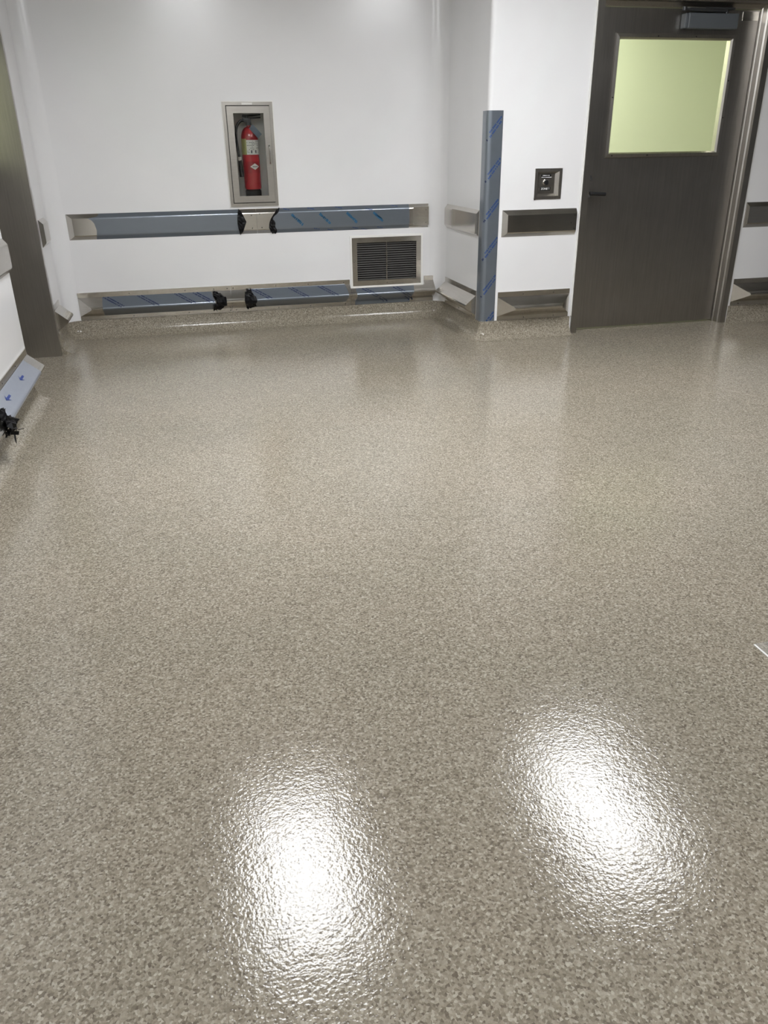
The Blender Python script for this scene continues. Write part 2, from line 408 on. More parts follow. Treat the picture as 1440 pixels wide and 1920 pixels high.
# ------------------------------------------------------------ steel door in its frame
def hinge_pin(bm, x, y, z): cyl(bm, (x, y, z-.055), (x, y, z+.055), .008)
def make_door():
    W0, W1 = FX0, FX1
    d = empty('door_1', (W0, E, 0), 0, 'brushed stainless steel door with green-lit window, in a steel frame', 'door', kind='structure')
    def P(x): return x-W0
    fw, y0, y1 = .050, -.012, LF-E+.045     # face width, front and back of frame (local y)
    rv = LF-E                                # leaf plane
    H = 2.134
    wt = W1-W0
    for s, nm in ((0, 'door_jamb'), (1, 'door_jamb')):
        bm = B()
        def X(a): return a if s == 0 else wt-a
        pr = [(0, y0), (fw, y0), (fw, rv-.028), (fw+.004, rv-.024), (fw+.004, rv+.05), (fw-.03, rv+.05), (fw-.03, .03), (0, .03)]
        if s: pr = [(0, y0), (.046, y0), (.048, .012), (.056, .020), (.056, rv-.022), (.062, rv-.018), (.062, rv+.05), (.03, rv+.05), (.03, .03), (0, .03)]
        vs = [[bm.verts.new((X(a), b, z)) for a, b in pr] for z in (0, H+.095)]
        n = len(pr)
        for k in range(n): bm.faces.new((vs[0][k], vs[0][(k+1) % n], vs[1][(k+1) % n], vs[1][k]))
        bm.faces.new(vs[0]); bm.faces.new(vs[1][::-1])
        obj(nm, bm, 'frame', d)
    bm = B()
    pr = [(y0, H+.095), (y0, H+.045), (.01, H+.043), (.014, H+.034), (.05, H+.030), (rv-.02, H+.012), (rv-.016, H+.004), (rv+.05, H+.004), (rv+.05, H+.095)]
    vs = [[bm.verts.new((x, a, z)) for a, z in pr] for x in (.051, wt-.047)]
    n = len(pr)
    for k in range(n): bm.faces.new((vs[0][k], vs[0][(k+1) % n], vs[1][(k+1) % n], vs[1][k]))
    bm.faces.new(vs[0]); bm.faces.new(vs[1][::-1])
    obj('door_head', bm, 'frame', d)
    # sealant beads
    obj('sealant_bead', box(B(), -.011, .001, -.008, 0, COVE, 2.23, .003), 'bead', d)
    obj('sealant_bead', box(B(), wt-.001, wt+.011, -.008, 0, .0, 2.23, .003), 'bead', d)
    # leaf with window hole
    l0, l1 = 2.838-W0, 4.060-W0
    wx0, wx1, wz0, wz1 = 3.008-W0, 3.864-W0, 1.250, 1.954
    bm = B(); wall_panel(bm, l0, l1, rv, .012, H, .044, [(wx0, wx1, wz0, wz1)])
    leaf = obj('door_leaf', bm, 'door', d)
    bm = B()
    b = .034
    # bevelled glazing bead: outer edge on the leaf, inner edge raised
    o = [(wx0-b, wz0-b), (wx1+b, wz0-b), (wx1+b, wz1+b), (wx0-b, wz1+b)]
    rows = []
    for off, yy in ((0, rv-.001), (.004, rv-.012), (b-.008, rv-.016), (b+.002, rv-.002), (b+.002, rv+.02)):
        rows.append([bm.verts.new((x+(off if i in (0, 3) else -off), yy, z+(off if i in (0, 1) else -off))) for i, (x, z) in enumerate(o)])
    for a, c in zip(rows, rows[1:]):
        for k in range(4): bm.faces.new((a[k], a[(k+1) % 4], c[(k+1) % 4], c[k]))
    obj('window_frame', bm, 'frame', d)
    for x, z in [(wx0-.018, wz0+.35), (wx0+.28, wz1+.016), (wx0+.57, wz1+.016), (wx1+.018, wz1-.25), (wx1+.018, wz0+.22), (wx0+.02, wz0-.018), (wx0+.3, wz0-.018)]:
        obj('screw', cyl(B(), (x, rv-.0185, z), (x, rv-.012, z), .0045, n=10), 'screw', d)
    obj('window_pane', box(B(), wx0, wx1, rv+.018, rv+.024, wz0, wz1), 'glass', d)
    # kick plate seam at the foot
    obj('kick_plate', box(B(), l0+.012, l1-.012, rv-.0015, rv, .03, .16), 'door', d)
    # door closer
    c = obj('door_closer', box(B(), 3.475-W0, 3.862-W0, rv-.062, rv-.002, 2.012, 2.105, .008), 'closer', d, label='grey painted closer box')
    obj('end_cap', box(B(), 3.452-W0, 3.475-W0, rv-.058, rv-.002, 2.014, 2.103, .006), 'closer', c)
    bm = B()
    ax = 3.775-W0
    cyl(bm, (ax, rv-.035, 2.105), (ax, rv-.035, 2.128), .010)
    bm2 = bm
    # folded arm: main arm and forearm
    cyl(bm2, (ax, rv-.035, 2.120), (3.425-W0, rv-.075, 2.122), .010, n=14)
    cyl(bm2, (3.425-W0, rv-.075, 2.112), (3.425-W0, rv-.075, 2.134), .015)
    obj('closer_arm', bm2, 'valve', c, True)
    bm = B()
    cyl(bm, (3.435-W0, rv-.078, 2.130), (3.60-W0, rv-.040, 2.134), .0075, n=14)
    obj('forearm', bm, 'chrome', c, True)
    bm = B(); box(bm, 3.60-W0, 3.83-W0, rv-.050, rv-.012, 2.128, 2.140, .002)
    obj('arm_shoe', bm, 'valve', c)
    # lever handle and lock cylinder
    hx, hz = 2.872-W0, .985
    bm = B(); cyl(bm, (hx, rv, hz), (hx, rv-.012, hz), .027, n=28); cyl(bm, (hx, rv-.012, hz), (hx, rv-.045, hz), .011)
    h = obj('door_handle', bm, 'chrome', d, True)
    bm = B(); tube(bm, [(hx-.004, rv-.048, hz), (hx+.035, rv-.050, hz-.001), (hx+.075, rv-.050, hz-.004), (hx+.118, rv-.046, hz-.006)], .0125)
    obj('lever', bm, 'black_matte', h, True)
    bm = B(); cyl(bm, (hx+.004, rv, 1.088), (hx+.004, rv-.014, 1.088), .017, n=24); box(bm, hx+.002, hx+.006, rv-.017, rv-.013, 1.078, 1.098)
    obj('lock_cylinder', bm, 'chrome', d, True)
    # strike of light under the leaf: threshold
    obj('threshold', box(B(), l0, l1, rv-.0, rv+.05, 0, .004), 'threshold', d)
    # top corner plate
    obj('corner_plate', box(B(), 3.93-W0, l1-.006, rv-.003, rv, 2.072, 2.124), 'steel', d)
    return d
make_door()

def make_left_door():
    # local x runs along the wall toward the back; local -y points into the corridor
    d = empty('door_2', (L, Y1, 0), math.radians(90), 'stainless steel jamb of the doorway in the left wall', 'door', kind='structure')
    w = Y2-Y1; dep = .232
    bm = B()
    box(bm, w, w+.045, 0, dep+.05, 0, 2.23); box(bm, w-.0, w+.05, -.010, .0, 0, 2.23)
    obj('door_jamb', bm, 'frame', d)
    bm = B(); box(bm, -.03, -.0, .002, dep+.05, 0, 2.23); obj('door_jamb', bm, 'frame', d)
    bm = B(); box(bm, -.0, w, -.010, dep+.05, 2.15, 2.23); obj('door_head', bm, 'frame', d)
    bm = B(); box(bm, w+.05, w+.060, -.007, 0, COVE*0, 2.23, .002); obj('sealant_bead', bm, 'bead', d)
    bm = B(); wall_panel(bm, .004, w-.004, dep, .012, 2.146, .044, [(.17, w-.17, 1.25, 1.955)]); obj('door_leaf', bm, 'door', d)
    bm = B(); ring_frame(bm, .14, w-.14, 1.22, 1.985, .032, dep-.014, dep); obj('window_frame', bm, 'frame', d)
    obj('window_pane', box(B(), .17, w-.17, dep+.018, dep+.024, 1.25, 1.955), 'glass', d)
    # wall above the opening
    bm = B(); wall_panel(bm, 0, w+.05, 0, 2.23, CEIL, .03, [])
    for v in bm.verts: v.co = Vector((L-v.co.y, Y1+v.co.x, v.co.z))
    struct('wall_left_over_door', bm, 'wall', 'white wall above the left doorway', 'wall')
make_left_door()

# ------------------------------------------------------------ wall guard rails
LOWER = [(0, .335), (.006, .335), (.006, .299), (.070, .244), (.081, .236), (.087, .228), (.087, .219), (.081, .212), (.006, .160), (.006, .131), (0, .131)]
UPPER = [(0, .895), (.024, .868), (.026, .862), (.026, .748), (.024, .742), (0, .716)]
def prof_pt(prof, t):
    """t by running length 0..1 along the exposed profile -> (d, z, nd, nz)"""
    P = [Vector(p) for p in prof]; ls = [(b-a).length for a, b in zip(P, P[1:])]; tot = sum(ls); s = min(max(t, 0), .99999)*tot
    for a, b, l in zip(P, P[1:], ls):
        if s <= l:
            q = a.lerp(b, s/l); e = (b-a).normalized(); return q.x, q.y, -e.y, e.x
        s -= l
    return P[-1].x, P[-1].y, 1, 0
def prof_t(prof, idx):
    P = [Vector(p) for p in prof]; ls = [(b-a).length for a, b in zip(P, P[1:])]; return sum(ls[:idx])/sum(ls)
def rail_body(bm, prof, length, c0, c1, dmax, dmin):
    def xs(d, cap): return cap*max(0, d-dmin)/(dmax-dmin)
    a = [bm.verts.new((xs(d, c0), -d, z)) for d, z in prof]; b = [bm.verts.new((length-xs(d, c1), -d, z)) for d, z in prof]
    n = len(prof)
    for k in range(n): bm.faces.new((a[k], a[(k+1) % n], b[(k+1) % n], b[k]))
    bm.faces.new(a[::-1]); bm.faces.new(b)
def surf(prof, x, t, off):
    d, z, nx, nz = prof_pt(prof, t); return Vector((x, -(d+nx*off), z+nz*off))
def film_mesh(prof, t0, t1, left, right, off=.0012, nt=40, nx=40, cr=0):
    bm = B(); rows = []
    for i in range(nt+1):
        u = i/nt; t = t0+(t1-t0)*u; xa, xb = left(u), right(u)
        rows.append([bm.verts.new(surf(prof, xa+(xb-xa)*k/nx, t, off+(random.uniform(0, cr) if cr else 0))) for k in range(nx+1)])
    for a, b in zip(rows, rows[1:]):
        for k in range(nx): bm.faces.new((a[k], a[k+1], b[k+1], b[k]))
    return bm
def script_line(bm, prof, p0, p1, h=.007, off=.0022, dens=.0075):
    """run of small slanted strokes like distant lettering, from (x,t) p0 to p1 over the profile (t in metres of running length / total)"""
    tot = sum((Vector(b)-Vector(a)).length for a, b in zip(prof, prof[1:]))
    a = Vector((p0[0], p0[1]*tot)); b = Vector((p1[0], p1[1]*tot)); e = (b-a); ln = e.length; e.normalize(); n = Vector((-e.y, e.x)); s = 0
    while s < ln-.004:
        wd = random.uniform(.6, 1.15)*dens; gap = random.choice([.0012, .0012, .0018, .006])
        hh = h*random.uniform(.7, 1.0); c = a+e*s
        q = [c-n*hh/2, c+e*wd-n*hh/2, c+e*(wd+.0015)+n*hh/2, c+e*.0015+n*hh/2]
        bm.faces.new([bm.verts.new(surf(prof, v.x, v.y/tot, off)) for v in q]); s += wd+gap
def screws(par, pts, y=-.006, r=.0048):
    for x, z in pts: obj('screw', cyl(B(), (x, y+.001, z), (x, y-.0022, z), r, r*.7, 12), 'screw', par)
def black_end(name_par, prof, t0, t1, shape, off=.006, cr=.010, side=1):
    """crumpled black torn end of film: shape(u)->(xa, xb)"""
    bm = film_mesh(prof, t0, t1, lambda u: shape(u)[0], lambda u: shape(u)[1], off*.3, 16, 5, cr)
    return obj('torn_film_end', bm, 'black', name_par)
def interp(tab):
    def f(u):
        for (a, x), (b, y) in zip(tab, tab[1:]):
            if u <= b: return x+(y-x)*(u-a)/(b-a)
        return tab[-1][1]
    return f

def lower_rail(name, loc, rz, length, c0, c1, label, screws_at=(), prof=LOWER, group=None):
    r = empty(name, loc, rz, label, 'wall guard', group)
    bm = B(); rail_body(bm, prof, length, c0, c1, .087, .006)
    obj('rail_body', bm, 'steel', r)
    if screws_at:
        screws(r, [(x, .3155) for x in screws_at if 0 < x < length]+[(x+.012, .145) for x in screws_at if x+.012 < length])
    return r
def upper_rail(name, loc, rz, length, c0, c1, label, pts=()):
    r = empty(name, loc, rz, label, 'wall guard')
    bm = B(); rail_body(bm, UPPER, length, c0, c1, .026, 0)
    obj('rail_body', bm, 'steel', r)
    if pts:
        screws(r, pts, y=-.026)
    return r

# upper rails on the back wall
XA = -.832
JT = .551
r = upper_rail('wall_guard_rail', (XA, D, 0), 0, JT-.0015-XA, .042, 0,
    'long upper steel wall guard left of the cabinet, mostly under plain blue-grey film', [(1.345, .748+.01), (1.345, .85)])
lf = interp([(0, -.60-XA), (.14, -.612-XA), (.20, -.678-XA), (.26, -.655-XA), (.38, -.638-XA), (.62, -.628-XA), (.85, -.634-XA), (1, -.640-XA)])
f = obj('protective_film', film_mesh(UPPER, .005, .995, lf, lambda u: .424-XA-.014*math.sin(u*3.14)), 'film', r, True)
black_end(f, UPPER, .005, .995, lambda u: (.418-XA-.016*math.sin(u*3.14), .420-XA+.050*max(0, 1-abs(u-.5)/.5)**.8+.0*u), side=1)
r = upper_rail('wall_guard_rail', (JT, D, 0), 0, 1.931-JT, 0, .010,
    'long upper steel wall guard above the vent grille, film printed with teal lettering', [(.025, .86), (.035, .760), (1.352, .85), (1.352, .755)])
xo = JT
lf = interp([(0, .735-xo), (.25, .700-xo), (.42, .665-xo), (.6, .685-xo), (.8, .690-xo), (1, .690-xo)])
f = obj('protective_film', film_mesh(UPPER, .005, .995, lf, lambda u: 1.766-xo), 'film', r, True)
bl = interp([(0, .725-xo), (.25, .682-xo), (.42, .658-xo), (.58, .645-xo), (.75, .640-xo), (.9, .652-xo), (1, .665-xo)])
black_end(f, UPPER, .005, .995, lambda u: (bl(u), lf(u)+.012*math.sin(u*9)**2))
random.seed(3)
for x in (.80, 1.02, 1.235, 1.45):
    bm = B()
    script_line(bm, UPPER, (x-xo+.02, .28+.02*(x > 1.4)), (x-xo+.10, .66), .022, dens=.009)
    script_line(bm, UPPER, (x-xo+.03, .36), (x-xo+.09, .55), .010, dens=.009)
    obj('printed_lettering', bm, 'ink_teal', f)
for x, t in ((.76, .04), (.95, .04), (1.17, .03), (1.62, .03), (1.41, .14), (.99, .82), (1.30, .84), (1.50, .86), (1.37, .93), (1.10, .90)):
    bm = B(); script_line(bm, UPPER, (x-xo, t), (x-xo+.05, t+.07), .009)
    obj('printed_lettering', bm, 'ink', f)
bm = B(); box(bm, 1.80-xo, 1.931-xo-.004, -.0275, -.020, .735, .875, .0008)
obj('end_sleeve', bm, 'steel', r)

# lower rails on the back wall
J1, J2 = .304, 1.268
TS = prof_t(LOWER, 2); TE = prof_t(LOWER, 8); TB = prof_t(LOWER, 9)
def diag_print(f, xs, prof, t0, t1, dx, mat='ink', h=.0125, sep=.030):
    for x in xs:
        bm = B(); script_line(bm, prof, (x, t0), (x+dx, t1), h); script_line(bm, prof, (x+sep, t0), (x+dx+sep, t1), h)
        obj('printed_lettering', bm, mat, f)
r = lower_rail('wall_guard_rail', (-.847, D, 0), 0, J1-.0015+.847, .095, 0,
    'leftmost lower steel guard rail on the back wall, striped blue film half peeled', [.38, .80, 1.02, 1.125])
o_ = .847
f = obj('protective_film', film_mesh(LOWER, TS+.005, TE, lambda u: -.669+o_, lambda u: .150+o_+.05*u), 'film', r, True)
diag_print(f, [-.66+o_, -.41+o_, -.13+o_, .03+o_-.02], LOWER, TS+.02, TS+.36, .125, 'ink_dark')
e = interp([(0, .165), (.2, .160), (.4, .19), (.55, .175), (.8, .15), (1, .16)])
g = interp([(0, .175), (.15, .215), (.4, .262), (.6, .262), (.8, .23), (1, .17)])
black_end(f, LOWER, TS, TE, lambda u: (e(u)+o_, g(u)+o_), .02, .020)
r = lower_rail('wall_guard_rail', (J1, D, 0), 0, J2-.0015-J1, 0, 0,
    'middle lower steel guard rail on the back wall, striped blue film to its right end', [.02, .36, .62, .91])
f = obj('protective_film', film_mesh(LOWER, TS-.01, TE, lambda u: .445-J1, lambda u: 1.222-J1+.02*math.sin(u*3.1)), 'film', r, True)
diag_print(f, [.47-J1, .76-J1, 1.00-J1], LOWER, TS+.02, TS+.36, .125, 'ink_dark')
e = interp([(0, .44), (.15, .412), (.5, .402), (.85, .415), (1, .44)]); g = interp([(0, .46), (.3, .475), (.5, .50), (.65, .485), (.8, .50), (1, .455)])
black_end(f, LOWER, TS, TE, lambda u: (e(u)-J1, g(u)-J1), .02, .020)
# the rail under the grille has its top flange cut away, except at the right end
CUT = [(0, .268), (.042, .268), (.070, .244)] + LOWER[4:]
r = empty('wall_guard_rail', (J2, D, 0), 0, 'short lower steel guard rail tucked under the vent grille, notched top flange', 'wall guard')
bm = B(); rail_body(bm, CUT, 1.977-J2, 0, 0, .087, .006); obj('rail_body', bm, 'steel', r)
bm = B(); pr = [(0, .335), (.006, .335), (.006, .299), (.045, .2655), (0, .2655)]
va = [bm.verts.new((1.895-J2, -d, z)) for d, z in pr]; vb = [bm.verts.new((1.977-J2, -d, z)) for d, z in pr]
for k in range(5): bm.faces.new((va[k], va[(k+1) % 5], vb[(k+1) % 5], vb[k]))
bm.faces.new(va[::-1]); bm.faces.new(vb); obj('top_flange', bm, 'steel', r)
f = obj('protective_film', film_mesh(CUT, prof_t(CUT, 1), .985, lambda u: 1.315-J2-.02*abs(u-.5), lambda u: 1.80-J2-.03*u), 'film', r, True)
diag_print(f, [1.36-J2, 1.62-J2], CUT, prof_t(CUT, 1)+.03, .62, .13, 'ink_dark')
diag_print(f, [1.50-J2, 1.72-J2], CUT, .66, .92, .05, 'ink_dark')

# left wall
upper_rail('wall_guard_rail', (L, 5.985, 0), math.radians(90), .245, .02, .012, 'short upper steel wall guard just past the left door jamb')
lower_rail('wall_guard_rail', (L, 5.93, 0), math.radians(90), .27, 0, .0, 'short lower steel guard rail end in the back left corner')
upper_rail('wall_guard_rail', (L, 1.2, 0), math.radians(90), Y1-.012-1.2, .04, .012, 'upper steel wall guard on the near left wall cut by the frame edge')
r = lower_rail('wall_guard_rail', (L, 1.0, -.028), math.radians(90), Y1-.015-1.0, .09, 0,
    'lower steel guard rail on the near left wall under film toned paler as lit from above, with blue arrows', [3.40, 3.05, 2.7, 2.3])
o_ = 1.0
TN = prof_t(LOWER, 7)
f = obj('protective_film', film_mesh(LOWER, TS+.004, TN+.10, lambda u: 3.70-o_-.05*(1-u), lambda u: 4.60-o_), 'film_lit', r, True)
def arrow(bm, x, t, s=1):
    tot = sum((Vector(b)-Vector(a)).length for a, b in zip(LOWER, LOWER[1:]))
    def q(pts): bm.faces.new([bm.verts.new(surf(LOWER, x+a*s, t+b*s/tot, .0026)) for a, b in pts])
    q([(.060, -.006), (.060, .006), (-.002, .006), (-.002, -.006)]); q([(.014, -.020), (-.004, -.004), (-.034, 0)]); q([(-.004, .004), (.014, .020), (-.034, 0)]); q([(-.003, -.006), (-.003, .006), (-.030, 0)])
tm = (TS+prof_t(LOWER, 3))/2+.01
for xa in (4.30, 3.93):
    bm = B(); arrow(bm, xa-o_, tm); obj('arrow_print', bm, 'arrow', f, label='blue printed arrow')
bm = film_mesh(LOWER, TS+.35*(TN-TS), TN+.12, lambda u: 3.60-o_+.02*math.sin(9*u), lambda u: 3.705-o_+.025*math.sin(14*u), .004, 14, 8, .03)
obj('torn_film_end', bm, 'black', f)
bm = B()
random.seed(11)
for k in range(9):
    c = Vector((3.66-o_+random.uniform(-.05, .04), -.10+random.uniform(-.02, .02), .21+random.uniform(-.03, .02)))
    d1 = Vector((random.uniform(-.05, .03), random.uniform(-.04, .02), random.uniform(-.03, .03))); d2 = Vector((random.uniform(-.012, .02), random.uniform(-.015, .015), random.uniform(-.02, .02)))
    bm.faces.new([bm.verts.new(c), bm.verts.new(c+d1), bm.verts.new(c+d1+d2), bm.verts.new(c+d2)])
obj('torn_film_strand', bm, 'black', f)

# side wall of the projecting corner
r = upper_rail('wall_guard_rail', (J, 6.337, 0), math.radians(-90), 6.337-5.60, .01, 0, 'upper steel wall guard on the projecting side wall beside the blue corner guard', [(.36, .77), (.36, .85)])
obj('end_sleeve', box(B(), .20, .735, -.0285, -.02, .735, .872, .0008), 'steel', r)
lower_rail('wall_guard_rail', (J, 6.342, 0), math.radians(-90), 6.342-5.60, 0, 0, 'lower steel guard rail on the projecting side wall, flared past its end', [.35, .65])

# door wall
upper_rail('wall_guard_rail', (2.187, E, 0), 0, 2.752-2.187, .034, .003, 'plain dark upper steel wall guard below the zone switch plate', [(.545, .85), (.545, .76), (.52, .80)])
lower_rail('wall_guard_rail', (2.180, E, 0), 0, 2.750-2.180, .112, .085, 'short lower steel guard rail with pointed end caps left of the door', [.20, .44])
upper_rail('wall_guard_rail', (4.150, E, 0), 0, 1.6, .014, .01, 'upper steel wall guard on the shaded wall right of the door')
lower_rail('wall_guard_rail', (4.150, E, 0), 0, 1.6, .112, .05, 'lower steel guard rail on the shaded wall right of the door', [.06])

# ------------------------------------------------------------ corner guard
def corner_guard():
    g = empty('corner_guard', (J, E, COVE-.008), 0, 'tall corner guard in blue-grey film with diagonal blue lettering', 'corner guard')
    zt = 1.521-COVE+.008; fl = .097; r = .034; th = .004
    path = fillet_path([(-th, .095), (-th, -th), (fl+.008, -th)], [0, r, 0], 10)
    def build(off, z0, z1, n=24):
        bm = B(); P = []
        for i, p in enumerate(path): P.append(p)
        rows = []
        for k in range(n+1):
            z = z0+(z1-z0)*k/n; rows.append([bm.verts.new((p.x, p.y, z)) for p in P])
        for a, b in zip(rows, rows[1:]):
            for i in range(len(P)-1): bm.faces.new((a[i], a[i+1], b[i+1], b[i]))
        return bm
    bm = B()
    outer = path; inner = fillet_path([(-.0005, .095), (-.0005, -.0005), (fl+.008, -.0005)], [0, r-.004, 0], 10)
    poly = outer + inner[::-1]
    a = [bm.verts.new((p.x, p.y, 0)) for p in poly]; b = [bm.verts.new((p.x, p.y, zt)) for p in poly]
    n = len(outer)
    for i in range(len(poly)): bm.faces.new((a[i], a[(i+1) % len(poly)], b[(i+1) % len(poly)], b[i]))
    for i in range(n-1):
        bm.faces.new((a[i], a[2*n-1-i], a[2*n-2-i], a[i+1])); bm.faces.new((b[i], b[i+1], b[2*n-2-i], b[2*n-1-i]))
    body = obj('guard_body', bm, 'film', g, True)
    # running coordinate along the outer path for print
    ls = [0]
    for p, q in zip(path, path[1:]): ls.append(ls[-1]+(q-p).length)
    def at(s):
        s = min(max(s, 0), ls[-1]-1e-6)
        for i in range(len(path)-1):
            if s <= ls[i+1]:
                e = (path[i+1]-path[i]); q = path[i]+e*((s-ls[i])/(ls[i+1]-ls[i])); e.normalize(); nn = Vector((e.y, -e.x))
                if nn.dot(Vector((-1, -1))) < 0: nn = -nn
                return q+nn*.0006
    def line(bm, s0, z0, s1, z1, h):
        a = Vector((s0, z0)); e = Vector((s1, z1))-a; ln = e.length; e.normalize(); n = Vector((-e.y, e.x)); s = 0
        while s < ln:
            wd = random.uniform(.006, .012); c = a+e*s; hh = h*random.uniform(.7, 1)
            q = [c-n*hh/2, c+e*wd-n*hh/2, c+e*wd+n*hh/2, c+n*hh/2]
            if max(v.x for v in q) < ls[-1] and min(v.x for v in q) > 0 and 0 < min(v.y for v in q) and max(v.y for v in q) < zt:
                bm.faces.new([bm.verts.new((at(v.x).x, at(v.x).y, v.y)) for v in q])
            s += wd+random.choice([.0012, .0012, .002, .007])
    smax = ls[-1]; s_c = .08
    dz = .2585
    for k in range(6):
        z1 = 1.530-COVE-k*dz-.035                    # height at the right-hand edge
        bm = B(); line(bm, s_c+.02, z1-.100, smax+.0, z1+.012, .0125); line(bm, s_c+.024, z1-.128, smax+.0, z1-.014, .0125)
        obj('printed_lettering', bm, 'ink', body)
    for k in range(6):
        z1 = 1.530-COVE-k*dz-.178
        bm = B(); line(bm, s_c+.001, z1-.006, s_c+.010, z1+.004, .016)
        obj('printed_lettering', bm, 'ink_dark', body)
corner_guard()

# ------------------------------------------------------------ ventilation grille
def grille():
    x0, x1, z0, z1 = 1.287, 1.875, .275, .661
    g = empty('vent_grille', (x0, D, z0), 0, 'rectangular steel vent grille with dark horizontal louvres low on the back wall', 'vent')
    w, h = x1-x0, z1-z0
    bm = B(); ring_frame(bm, .006, w-.006, .006, h-.006, .040, -.010, .0)
    obj('grille_frame', bm, 'steel', g)
    bm = B(); ring_frame(bm, -.010, w+.010, -.010, h+.010, .017, -.006, 0); obj('sealant_bead', bm, 'bead', g)
    bm = B(); n = 17; a0, a1 = .046, w-.046; b0, b1 = .046, h-.046
    for k in range(n):
        z = b0+(b1-b0)*(k+.5)/n; t = .0016
        # angled blade, rising to the rear
        p = [(-.004, z-.0052), (-.002, z-.0052-t), (.014, z+.0022), (.012, z+.0022+t)]
        va = [bm.verts.new((a0, y, zz)) for y, zz in p]; vb = [bm.verts.new((a1, y, zz)) for y, zz in p]
        for i in range(4): bm.faces.new((va[i], va[(i+1) % 4], vb[(i+1) % 4], vb[i]))
        bm.faces.new(va[::-1]); bm.faces.new(vb)
    obj('louvres', bm, 'louvre', g)
    obj('centre_bar', box(B(), w*.5-.004, w*.5+.001, -.006, .0, b0, b1), 'steel', g)
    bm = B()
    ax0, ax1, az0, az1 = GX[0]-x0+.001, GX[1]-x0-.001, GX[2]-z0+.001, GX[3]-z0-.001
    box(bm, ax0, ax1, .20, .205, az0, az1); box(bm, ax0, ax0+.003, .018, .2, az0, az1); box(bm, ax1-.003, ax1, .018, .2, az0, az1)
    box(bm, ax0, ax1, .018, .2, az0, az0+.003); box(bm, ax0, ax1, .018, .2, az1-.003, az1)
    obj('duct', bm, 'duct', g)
    screws(g, [(w/2-.01, h-.024), (.022, h*.5), (w-.022, h*.5), (w/2, .024)], y=-.010, r=.004)
grille()

# ------------------------------------------------------------ extinguisher cabinet
def cabinet():
    x0, x1, z0, z1 = .366, .728, .914, 1.622
    c = empty('extinguisher_cabinet', (x0, D, z0), 0, 'recessed steel cabinet with glazed door holding the red extinguisher', 'cabinet')
    w, h = x1-x0, z1-z0
    bm = B(); ring_frame(bm, 0, w, 0, h, .022, -.012, 0); obj('cabinet_frame', bm, 'cabinet', c)
    obj('door_gap_shade', ring_frame(B(), .0215, w-.0215, .0215, h-.0215, .012, -.003, 0), 'duct', c)  # dark ring stands in for the shade in the gap round the door
    bm = B(); ring_frame(bm, -.007, w+.007, -.007, h+.007, .010, -.005, 0); obj('sealant_bead', bm, 'bead', c)
    dd = obj('cabinet_door', ring_frame(B(), .0275, w-.0235, .0275, h-.028, .046, -.016, -.0032), 'cabinet', c)
    # glass opening
    obj('glass_pane', box(B(), .070, w-.066, -.011, -.008, .070, h-.070), 'glass', dd)
    hx = w-.043
    bm = B(); tube(bm, [(hx, -.018, .300), (hx, -.042, .306), (hx, -.046, .36), (hx, -.042, .412), (hx, -.018, .418)], .005)
    obj('pull_handle', bm, 'door', dd, True)
    obj('name_strip', box(B(), .140, .216, -.0135, -.012, h-.019, h-.006), 'label', c, label='small pale sticker strip')
    bm = B(); a0, a1, b0, b1 = CX[0]-x0+.001, CX[1]-x0-.001, CX[2]-z0+.001, CX[3]-z0-.001
    dp = .17
    box(bm, a0, a1, dp, dp+.004, b0, b1); box(bm, a0, a0+.003, .0, dp, b0, b1); box(bm, a1-.003, a1, .0, dp, b0, b1)
    box(bm, a0, a1, .0, dp, b0, b0+.003); box(bm, a0, a1, .0, dp, b1-.003, b1)
    obj('cabinet_box', bm, 'interior', c)
cabinet()

